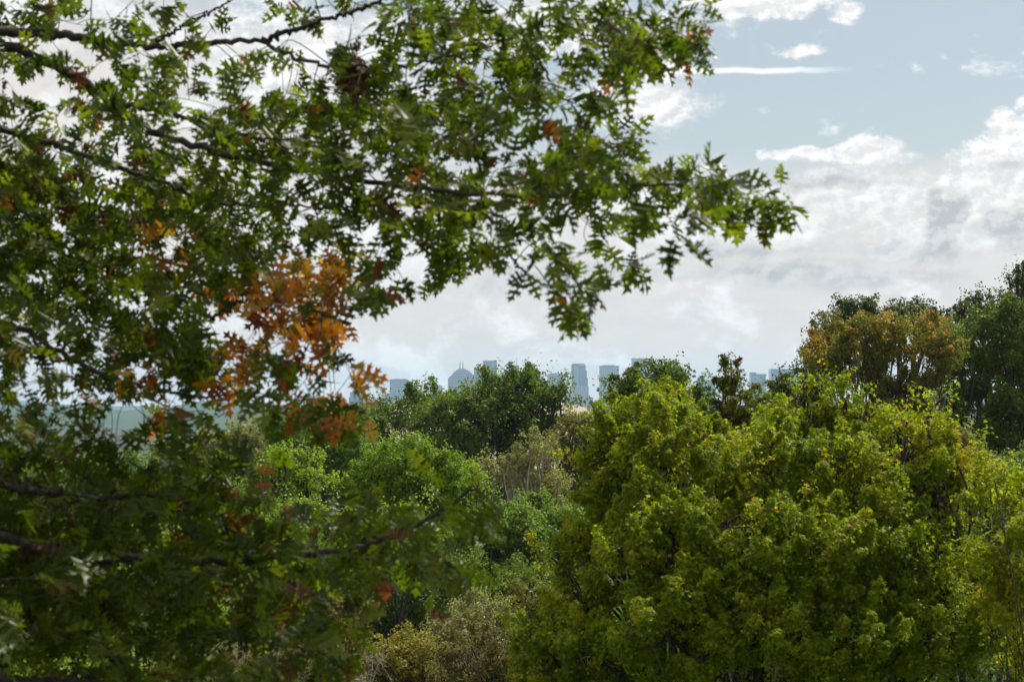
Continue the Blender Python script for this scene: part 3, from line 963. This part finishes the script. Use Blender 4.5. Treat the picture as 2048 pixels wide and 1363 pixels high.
tree('broad_tree', 'small dark loose tree below the crane, behind the maple tops', 66,
     [(1570, 765, 22, 18), (1560, 785, 26, 18), (1588, 790, 26, 20), (1545, 800, 20, 16), (1570, 820, 60, 34), (1535, 830, 40, 30)], L_DEEP, 0.12, 4.0, 0.4, seed=32, group=G_MID, shell=(0.3, 1.0))
tree('broad_tree', 'orange brown autumn tree standing behind the maple on the right', 88,
     [(1662, 680, 40, 34), (1730, 672, 50, 36), (1700, 735, 74, 50), (1790, 695, 60, 48), (1845, 662, 44, 32), (1800, 770, 84, 55), (1650, 730, 32, 42), (1885, 715, 40, 55), (1760, 830, 110, 50), (1640, 700, 22, 24), (1870, 650, 30, 24)],
     L_ORANGE, 0.15, 5.6, 0.6, seed=33, group=G_MID, shell=(0.1, 1.0), wood_f=0.35, gap=-0.8, tone=(0.33, 0.25), odd=0.04, topodd=0.45, bark=BARK_DARK)
tree('broad_tree', 'dark flat topped crown showing above the orange brown tree', 104,
     [(1700, 622, 44, 20), (1745, 615, 30, 16), (1785, 635, 44, 20), (1830, 628, 44, 20), (1650, 655, 34, 20), (1630, 690, 22, 20), (1720, 660, 90, 40), (1620, 740, 26, 30), (1860, 650, 40, 30)],
     L_DEEP, 0.17, 4.6, 0.6, seed=34, group=G_MID, shell=(0.4, 1.0), tone=(0.35, 0.2))
tree('broad_tree', 'large green tree with pale limbs showing through, at the right edge', 96,
     [(1960, 680, 70, 46), (2035, 665, 70, 56), (1930, 745, 60, 60), (2015, 760, 90, 80), (1945, 840, 80, 60), (2050, 850, 90, 80), (1900, 690, 40, 40), (2110, 720, 70, 80), (1990, 910, 110, 50)],
     L_WOOD, 0.17, 5.6, 0.65, seed=35, gap=-0.8, group=G_MID, tone=(0.45, 0.22), wood_f=0.4, trunk_r=0.3,
     limbs=[([(2020, 900, -0.9), (2022, 830, -1.1), (2015, 760, -1.2), (2000, 700, -1.1)], 0.12, 0.04), ([(2040, 860, -0.9), (2050, 800, -1.2), (2046, 740, -1.3)], 0.09,0.03), ([(1998, 780, -1.3), (1960, 765, -1.4), (1930, 742, -1.5)], 0.07, 0.03),
            ([(1930, 830, -1.2), (1945, 780, -1.5), (1950, 740, -1.5)], 0.09, 0.04)])
tree('broad_tree', 'tall dark tree in the far corner whose tip rises highest above the wood', 108,
     [(1950, 612, 30, 18), (2038, 560, 24, 18), (2015, 610, 40, 22), (2060, 590, 40, 40), (1925, 628, 24, 18), (1985, 640, 70, 30), (2048, 545, 20, 12), (2100, 560, 40, 40), (2070, 640, 60, 40)],
     L_DEEP, 0.17, 4.2, 0.55, seed=36, group=G_MID, shell=(0.3, 1.0), tone=(0.4, 0.25), odd=0.06)
tree('broad_tree', 'dull olive tree squeezed between the maple and the large green tree', 72,
     [(1920, 895, 34, 34), (1950, 930, 38, 40), (1970, 970, 40, 44), (1930, 970, 50, 50), (1905, 870, 20, 18)], L_OLIVE, 0.11, 4.6, 0.42, seed=37, group=G_MID, tone=(0.5, 0.2))
tree('broad_tree', 'bluish green young tree at the right edge below the large green tree', 62,
     [(2030, 925, 30, 24), (2010, 945, 26, 26), (2050, 955, 40, 40), (2020, 990, 60, 40), (2090, 940, 40, 40)], L_BLUE, 0.11, 4.8, 0.4, seed=38, group=G_MID, tone=(0.7, 0.15))

# the big maple and its companions
tree('maple_tree', 'large yellow green maple with reddish leaf tips filling the lower right', 30,
     [(1285, 868, 78, 62, .5), (1368, 878, 74, 66, 1), (1232, 919, 70, 70, 0), (1330, 954, 110, 100, -.8), (1205, 989, 46, 60, 0), (1490, 915, 74, 60, 1), (1560, 885, 66, 62, 1), (1630, 838, 62, 60, 1.2),
      (1545, 964, 120, 105, -.8), (1715, 898, 76, 72, .6), (1790, 924, 70, 70, .5), (1700, 984, 110, 90, -.9), (1840, 1004, 84, 84, 0), (1215, 1080, 74, 62, -.4), (1130, 1140, 50, 38, -.4), (1160, 1200, 78, 66, -.8),
      (1090, 1250, 56, 34, -.6), (1075, 1300, 58, 44, -1), (1180, 1310, 120, 74, -1.4), (1320, 1095, 124, 105, -1.6), (1480, 1090, 120, 110, -1.9), (1640, 1110, 124, 104, -1.9), (1790, 1110, 120, 104, -1.4),
      (1900, 1130, 84, 90, -.5), (1340, 1270, 140, 104, -2.2), (1510, 1250, 130, 110, -2.4), (1690, 1270, 140, 104, -2.3), (1860, 1270, 130, 104, -1.6), (1960, 1240, 74, 90, -.8), (1330, 813, 48, 22, 1), (1235, 873, 44, 42, .4),
      (1632, 793, 34, 28, 1.2), (1610, 773, 16, 14, 1.2), (1205, 843, 16, 40, .3), (1195, 1034, 34, 40, 0), (1180, 914, 18, 30, .2), (1120, 1370, 90, 50, -1.2), (1740, 838, 30, 36, .8), (1690, 818, 20, 26, 1)],
     L_MAPLE, 0.080, 7.6, 0.24, seed=40, templates=MAPLES, base=1470, tone=(0.44, 0.22), odd=0.02, bark=BARK_DARK, trunk_r=0.2, shell=(0.35, 1.0), flat=1.35, vert=1.25, elong=1.9, tip=0.9, bulge=0.66,
     limbs=[([(1520, 1400, -0.5), (1505, 1300, -0.8), (1465, 1215, -0.9), (1452, 1170, -1.0), (1440, 1060, -0.9), (1430, 960, -0.7)], 0.085, 0.02),
            ([(1450, 1380, -0.5), (1402, 1260, -0.9), (1383, 1140, -1.0), (1358, 1040, -0.9), (1340, 960, -0.7)], 0.06, 0.02),
            ([(1590, 1330, -0.7), (1595, 1200, -1.0), (1608, 1110, -1.0), (1625, 1030, -0.9)], 0.06, 0.018),
            ([(1620, 1300, -0.9), (1660, 1240, -1.0), (1725, 1190, -1.1)], 0.05, 0.02)])
tree('maple_tree', 'bright yellow green maple top peering over the right shoulder of the large maple', 29.6,
     [(1872, 840, 28, 26), (1860, 880, 42, 40), (1885, 930, 40, 46), (1840, 930, 46, 50), (1900, 980, 40, 50), (1800, 870, 36, 30), (1870, 1020, 70, 60)],
     L_MAPLE, 0.085, 5.6, 0.26, seed=41, templates=MAPLES, tone=(0.66, 0.08), odd=0.01, shell=(0.4, 1.0), flat=1.35, vert=1.25, elong=1.9, tip=0.9, bulge=0.66)
tree('maple_tree', 'yellow green maple crowding the right edge of the picture below the bluish one', 27,
     [(1985, 945, 28, 34), (1980, 1000, 46, 46), (2045, 1000, 50, 54), (2010, 1080, 74, 70), (2080, 1090, 70, 80), (2060, 1200, 90, 100), (2110, 1320, 100, 100), (2020, 1180, 50, 60)],
     L_MAPLE, 0.085, 5.2, 0.27, seed=42, templates=MAPLES, tone=(0.6, 0.14), base=2160, wood_f=0.2, odd=0.012, shell=(0.35, 1.0), flat=1.35, vert=1.25, elong=1.9, tip=0.9, bulge=0.66)

for i, (cx_, cy_, D_, lb) in enumerate([(1260, 1240, 52, 'green bush deep behind the left side of the large maple'), (1500, 1250, 54, 'green bush deep behind the middle of the large maple'),
                                        (1730, 1230, 53, 'green bush deep behind the right half of the large maple'), (1950, 1220, 50, 'green bush behind the maple at the right edge')]):
    tree('shrub', lb, D_, [(cx_ - 70, cy_, 80, 90), (cx_ + 60, cy_ + 10, 80, 90), (cx_, cy_ + 90, 140, 70)], L_MID, 0.14, 3.4, 0.5, seed=80 + i, cat='shrub', group='bushes behind the maples')

# ------------------------------------------------------------------ the near oak on the left
ODM = """
666556443367788888887760000000000
765667565323268888888601000000000
543377544557888884554000000000000
835776556788888764660000000000000
966777777688888667686400000000000
999887777677888778777756100000000
999998887667878777834777500000000
998886898876788647314300000000000
988887667886435312665000000000000
888987757887200001520000000000000
788889988761000000000000000000000
665888888763000000000000000000000
566677666670000000000000000000000
987778742220000000000000000000000
998888884000000000000000000000000
999999998300033500000000000000000
999999998889887400000000000000000
999999999999987200000000000000000
999999999985430000000000000000000
768899888773000000000000000000000
655798876775000000000000000000000
544687665653000000000000000000000
""".split()
# rows where a warm coloured bough hangs in front
AUT = [(640, 540, 60, 60), (580, 600, 80, 50), (470, 590, 40, 30), (670, 640, 55, 40), (520, 660, 60, 40), (470, 720, 60, 40), (440, 760, 40, 30), (330, 465, 26, 22), (340, 500, 36, 22), (575, 530, 30, 30),
       (650, 530, 24, 26), (690, 745, 30, 40), (660, 770, 34, 28), (600, 690, 60, 40), (560, 770, 40, 30), (290, 750, 40, 30), (320, 820, 30, 24), (625, 815, 20, 14)]


def build_oak():
    rng = np.random.default_rng(2024)
    tx, ty = -4.3, 8.4
    gz = ground_z(ty)
    root = empty('oak_tree', (tx, ty, gz))
    tag(root, 'near oak with lobed dark green leaves and one orange bough, reaching in from the left', 'tree')
    wood = Wood()
    boughs = []
    nodes, nrad = [], []

    def depth_for(px, py):
        if py > 880:
            return 7.4 + 0.5 * math.sin(px * 0.004) - min(0.5, (py - 880) / 800)
        return 7.9 + 0.5 * math.sin(px * 0.003 + 1) - 0.5 * max(0, (py - 500) / 400)

    # limbs: photo columns, rows, depth offset; then start and end radius in metres
    limbs = [
        ([(-560, 60), (-300, 30), (0, 60), (110, 62), (200, 80), (300, 88), (400, 83), (520, 78)], 0.024, 0.010, 'b'),
        ([(520, 78), (580, 58), (640, 38), (720, 14), (800, -20), (900, -60)], 0.011, 0.005, 'b'),
        ([(520, 80), (560, 98), (620, 122), (700, 128), (800, 129), (880, 112), (960, 80), (1040, 60), (1150, 40), (1260, 20), (1370, 66)], 0.009, 0.0025, 'b'),
        ([(-560, 90), (-300, 60), (0, 90), (90, 120), (160, 160), (205, 205), (260, 240), (330, 270), (420, 300), (540, 327), (650, 347), (760, 368), (900, 384), (1050, 392), (1180, 372), (1300, 366), (1420, 380), (1540, 368)], 0.026, 0.003, 'b'),
        ([(-560, 330), (-200, 250), (60, 278), (130, 297), (250, 340), (330, 365), (420, 400), (520, 412), (620, 411), (720, 425)], 0.020, 0.004, 'b'),
        ([(-560, 640), (-200, 620), (0, 640), (140, 715), (220, 755), (300, 775), (400, 790), (500, 787)], 0.018, 0.004, 'b'),
        ([(420, 640), (470, 605), (520, 602), (600, 615), (680, 640)], 0.007, 0.003, ''),
        ([(-560, 980), (-200, 1010), (0, 1072), (100, 1100), (200, 1112), (340, 1120), (480, 1118), (560, 1110), (640, 1103), (740, 1085), (850, 1035), (960, 975)], 0.024, 0.0035, 'b'),
        ([(-560, 900), (-200, 930), (20, 970), (90, 982), (210, 1018), (330, 1030)], 0.016, 0.004, 'b'),
        ([(100, 985), (210, 992), (300, 990), (380, 1000), (470, 990)], 0.011, 0.004, ''),
        ([(-560, 1180), (-200, 1210), (50, 1252), (150, 1272), (300, 1282), (460, 1262), (600, 1290), (700, 1320)], 0.016, 0.003, 'b'),
        ([(480, 1118), (560, 1150), (640, 1190), (700, 1230), (720, 1290)], 0.008, 0.003, ''),
        ([(1000, 440), (1010, 495), (1035, 530), (1065, 557), (1110, 572), (1180, 565), (1260, 572)], 0.006, 0.002, ''),
        ([(1040, 60), (1070, 110), (1110, 170), (1150, 215), (1180, 260), (1240, 300), (1300, 325)], 0.006, 0.002, ''),
        ([(300, 88), (340, 60), (400, 30), (470, -10)], 0.008, 0.004, ''),
        ([(205, 205), (300, 215), (400, 245), (500, 270), (600, 280)], 0.012, 0.004, ''),
        ([(-560, 1400), (-200, 1380), (60, 1360), (300, 1370), (500, 1380)], 0.03, 0.006, 'b'),
    ]
    for L, r0, r1, kind in limbs:
        pts = []
        for px, py in L:
            d = depth_for(px, py)
            pts.append(at(px, py, d))
        if L[0][0] == -560:
            pts[0] = np.array([tx, ty, pts[0][2] * 1.1 - 0.5])
        pp = spline(pts, 90)
        pp += rng.normal(size=pp.shape) * 0.006
        rr = np.linspace(r0, r1, len(pp)) * (1 + 0.08 * rng.normal(size=len(pp)).cumsum() / 5)
        rr = np.clip(rr, r1 * 0.8, r0 * 1.3)
        wb = Wood()
        wb.path(pp, rr, 8)
        boughs.append(wb)
        nodes.extend(pp)
        nrad.extend(rr)
    # trunk
    top = 7.0
    zz = np.linspace(gz - 0.5, top, 30)
    tp = np.stack([tx + 0.12 * np.sin(zz * 0.5), ty + 0.1 * np.cos(zz * 0.4), zz], 1)
    wood.path(tp, np.linspace(0.36, 0.14, 30), 16)
    for bzz, ang in [(3.2, 2.6), (4.1, 3.8), (2.3, 1.9), (5.0, 4.6), (1.2, 3.2)]:      # boughs on the far side of the trunk
        a = np.array([tx, ty, bzz])
        b = a + np.array([math.cos(ang) * 3, math.sin(ang) * 3, 1.3])
        c = b + np.array([math.cos(ang) * 1.5, math.sin(ang) * 1.5 + .3, 0.2])
        wood.path(spline([a, (a + b) / 2 + np.array([0, 0, .3]), b, c], 24), np.linspace(0.09, 0.012, 25)[:len(spline([a, (a + b) / 2, b, c], 24))], 8)
        nodes.extend(spline([a, (a + b) / 2 + np.array([0, 0, .3]), b, c], 24)[6:])
        nrad.extend([0.02] * (len(spline([a, (a + b) / 2, b, c], 24)) - 6))
    # leafy shoots: where the crown is dense there are more of them
    shoots = []
    A = 1500.0
    for r, row in enumerate(ODM):
        for c in range(-7, 33):
            v = int(row[max(c, 0)]) if c < len(row) else 0
            if c < 0:
                v = min(7, v)
            if v == 0:
                continue
            cov = [0, .10, .22, .34, .46, .58, .70, .82, .92, 0.975][v]
            lam = -math.log(1 - cov) * 4096 / 850.0 * ((2.4 if 2 < r < 10 and c < 12 else 2.0) if r < 13 else 1.95) / 3.6
            for _ in range(rng.poisson(lam)):
                px, py = (c + rng.random()) * 64 - (26 if c < 15 else 22), (r + rng.random()) * 64 - 6
                d = depth_for(px, py) + rng.normal() * 0.55 + (0.5 if v >= 8 else 0)
                shoots.append((at(px, py, d), px, py))
    for r in range(-5, 0):
        for c in range(-7, 22):
            for _ in range(rng.poisson(0.7)):
                px, py = (c + rng.random()) * 64, (r + rng.random()) * 64
                shoots.append((at(px, py, depth_for(px, py) + rng.normal() * 0.6), px, py))
    for _ in range(260):                                                  # the side away from the view
        a = rng.uniform(1.6, 5.0)
        rr_ = rng.uniform(1.2, 4.6)
        shoots.append((np.array([tx + math.cos(a) * rr_, ty + math.sin(a) * rr_, rng.uniform(-1.5, 6)]), -2000, 0))
    # connect every shoot to the nearest wood, nearest first
    NP = np.array(nodes)
    NR = np.array(nrad)
    S = np.array([s[0] for s in shoots])
    dmin = np.array([np.linalg.norm(NP - s, axis=1).min() for s in S])
    order = np.argsort(dmin)
    LP, LD, LN, LS, LT, LK = [], [], [], [], [], []
    twigs = Wood()
    skipped = 0
    arr = np.zeros((len(NP) + len(S) * 6, 3))
    arr[:len(NP)] = NP
    rad = np.zeros(len(arr))
    rad[:len(NP)] = NR
    cnt = len(NP)
    for q in order:
        P_, px, py = shoots[q]
        dv = arr[:cnt] - P_
        dist = np.sqrt((dv ** 2).sum(1)) * (1 + 0.5 * (rad[:cnt] < 0.0025))
        j = int(dist.argmin())
        a = arr[j]
        ln = np.linalg.norm(P_ - a)
        if ln < 0.02 or ln > 0.45:
            skipped += ln > 0.45
            continue
        mid = (a + P_) / 2 + rng.normal(size=3) * 0.07 * ln + np.array([-0.05, 0, 0.06]) * ln
        pp = spline([a, mid, P_], 8)
        r0 = min(rad[j] * 0.7, 0.0022 + 0.0022 * ln)
        rr = np.linspace(max(r0, 0.0016), 0.0014, len(pp))
        twigs.path(pp, rr, 5)
        m_ = min(6, len(pp) - 2)
        arr[cnt:cnt + m_] = pp[2:2 + m_]
        rad[cnt:cnt + m_] = rr[2:2 + m_]
        cnt += m_
        tdir = unit(P_ - mid)
        aut = 0.0
        for ax, ay, arx, ary in AUT:
            if ((px - ax) / arx) ** 2 + ((py - ay) / ary) ** 2 < 1.1:
                aut = 1.0
        red = 0.035
        if px > 1150: red = 0.04
        warm_spray = rng.random() < 0.006 and px < 900 and py < 880
        k = rng.integers(3, 6)
        for i in range(k):
            back = 0 if i < 3 else rng.uniform(0, 0.8)
            bp = P_ * (1 - back * 0.5) + mid * back * 0.5
            side = unit(np.cross(tdir, rng.normal(size=3)))
            dd = unit(tdir * rng.uniform(0.25, 1.1) + side * rng.uniform(0.5, 1.0) + np.array([0, 0, -0.25 - 0.4 * rng.random()]))
            nn = unit(np.array([0, -0.35, 0.7]) + rng.normal(size=3) * 0.75)
            sz = 0.102 * rng.uniform(0.7, 1.2)
            LP.append(bp + dd * sz * 0.22)
            LD.append(dd)
            LN.append(nn)
            isaut = (aut > 0 and rng.random() < 0.85) or (warm_spray and rng.random() < 0.6)
            LS.append(sz * (1.0 if isaut else 1.0))
            LK.append(isaut)
            LT.append(rng.random() if isaut else (rng.uniform(0.72, 1.0) if rng.random() < red else np.clip(rng.normal(0.33, 0.18), 0, 0.62)))
    # single leaves the photograph shows against the valley: (column, row, depth, length px, heading)
    solo = [(650, 835, 6.9, 76, (0.4, 0.0, -1), .8), (668, 838, 6.9, 60, (1, .1, -.35), .6), (735, 838, 6.8, 60, (.3, 0, -1), .3), (715, 840, 6.9, 40, (-.5, 0.2, .5), .2), (722, 808, 7.0, 44, (1, 0, .1), .2),
            (760, 580, 7.4, 74, (1, 0, -.6), .95), (515, 935, 5.8, 44, (.9, 0, -.1), .9), (515, 972, 5.8, 40, (1, 0, .1), .95), (770, 1160, 5.7, 52, (0, .1, -1), 1.0)]
    for px, py, d, lpx, hd, t in solo:
        p = at(px, py, d)
        LP.append(p); LD.append(unit(np.array(hd, float))); LN.append(unit(np.array([0.2, -1, 0.3]) + rng.normal(size=3) * .2)); LS.append(lpx * 0.78 / FPX * d); LT.append(t); LK.append(True)
        j = int(np.linalg.norm(arr[:cnt] - p, axis=1).argmin())
        twigs.path(spline([arr[j], (arr[j] + p) / 2 + np.array([0, 0, .03]), p], 8), np.linspace(.0018, .0012, len(spline([arr[j], p, p + .01], 8)))[:len(spline([arr[j], (arr[j] + p) / 2, p], 8))], 5)
    LP, LD, LN, LS, LT, LK = map(np.array, (LP, LD, LN, LS, LT, LK))
    LK = LK.astype(bool)
    build_leaves('crown', LP[~LK], LD[~LK], LN[~LK], LS[~LK], LT[~LK], OAKS, L_OAK, root, rng)
    o = build_leaves('autumn_crown', LP[LK], LD[LK], LN[LK], LS[LK], LT[LK], OAKS, L_OAK_AUT, root, rng)
    o['label'] = 'bough of orange and rust coloured lobed leaves'
    wood.build('trunk', BARK_DARK, root)
    for wb in boughs:
        wb.build('branch', BARK_DARK, root)
    twigs.build('twigs', BARK_DARK, root)['kind'] = 'stuff'
    # the brown wad of dead leaves caught in the upper boughs
    nr = empty('leaf_nest', tuple(at(700, 128, 8.0)))
    tag(nr, 'ragged brown nest of dead leaves hanging in the upper oak boughs', 'nest')
    n = 170
    o1 = unit(rng.normal(size=(n, 3))) * rng.random((n, 1)) ** 0.6
    sp_ = np.where(rng.random((n, 1)) < 0.5, 1, 0)
    P = np.where(sp_ == 1, at(692, 122, 8.0) + o1 * np.array([0.045, 0.05, 0.075]), at(708, 152, 8.0) + o1 * np.array([0.06, 0.05, 0.06]))
    build_leaves('dead_leaves', P, unit(o1 + np.array([0, 0, -.8]) + rng.normal(size=(n, 3)) * .5), unit(rng.normal(size=(n, 3))), 0.06 * rng.uniform(.6, 1.3, n), rng.random(n), OAKS, L_DEAD, nr, rng)
    w2 = Wood()
    for _ in range(26):
        a = at(700, 132, 8.0) + rng.normal(size=3) * 0.035
        b = a + unit(rng.normal(size=3)) * 0.12
        w2.path(spline([a, (a + b) / 2 + rng.normal(size=3) * 0.015, b], 5), np.full(len(spline([a, b, b + .1], 5)), 0.0016)[:len(spline([a, (a + b) / 2, b], 5))], 4)
    w2.build('twigs', BARK_DARK, nr)
    sys.stderr.write(f'oak {len(LP)} skipped {skipped}\n')
    print('oak leaves', len(LP), 'skipped', skipped, 'shoots', len(shoots))


build_oak()

# ------------------------------------------------------------------ the air between here and the city
def build_haze():
    me = bpy.data.meshes.new('haze')
    x, y0, y1, z0, z1 = 9000, -160, 12600, -62.5, 215
    V = [(-x, y0, z0), (x, y0, z0), (x, y1, z0), (-x, y1, z0), (-x, y0, z1), (x, y0, z1), (x, y1, z1), (-x, y1, z1)]
    F = [(3, 2, 1, 0), (4, 5, 6, 7), (0, 1, 5, 4), (1, 2, 6, 5), (2, 3, 7, 6), (3, 0, 4, 7)]
    me.from_pydata(V, [], F)
    m, nt, out = mat_new('haze_air')
    v = nt.nodes.new('ShaderNodeVolumePrincipled')
    v.inputs['Color'].default_value = (0.50, 0.74, 1.0, 1)
    v.inputs['Density'].default_value = 6.8e-5
    v.inputs['Anisotropy'].default_value = 0.2
    nt.links.new(v.outputs[0], out.inputs['Volume'])
    o = link_mesh('haze', me, m)
    tag(o, 'thin pale blue air between the valley and the city', None, None, 'stuff')
    return o


build_haze()
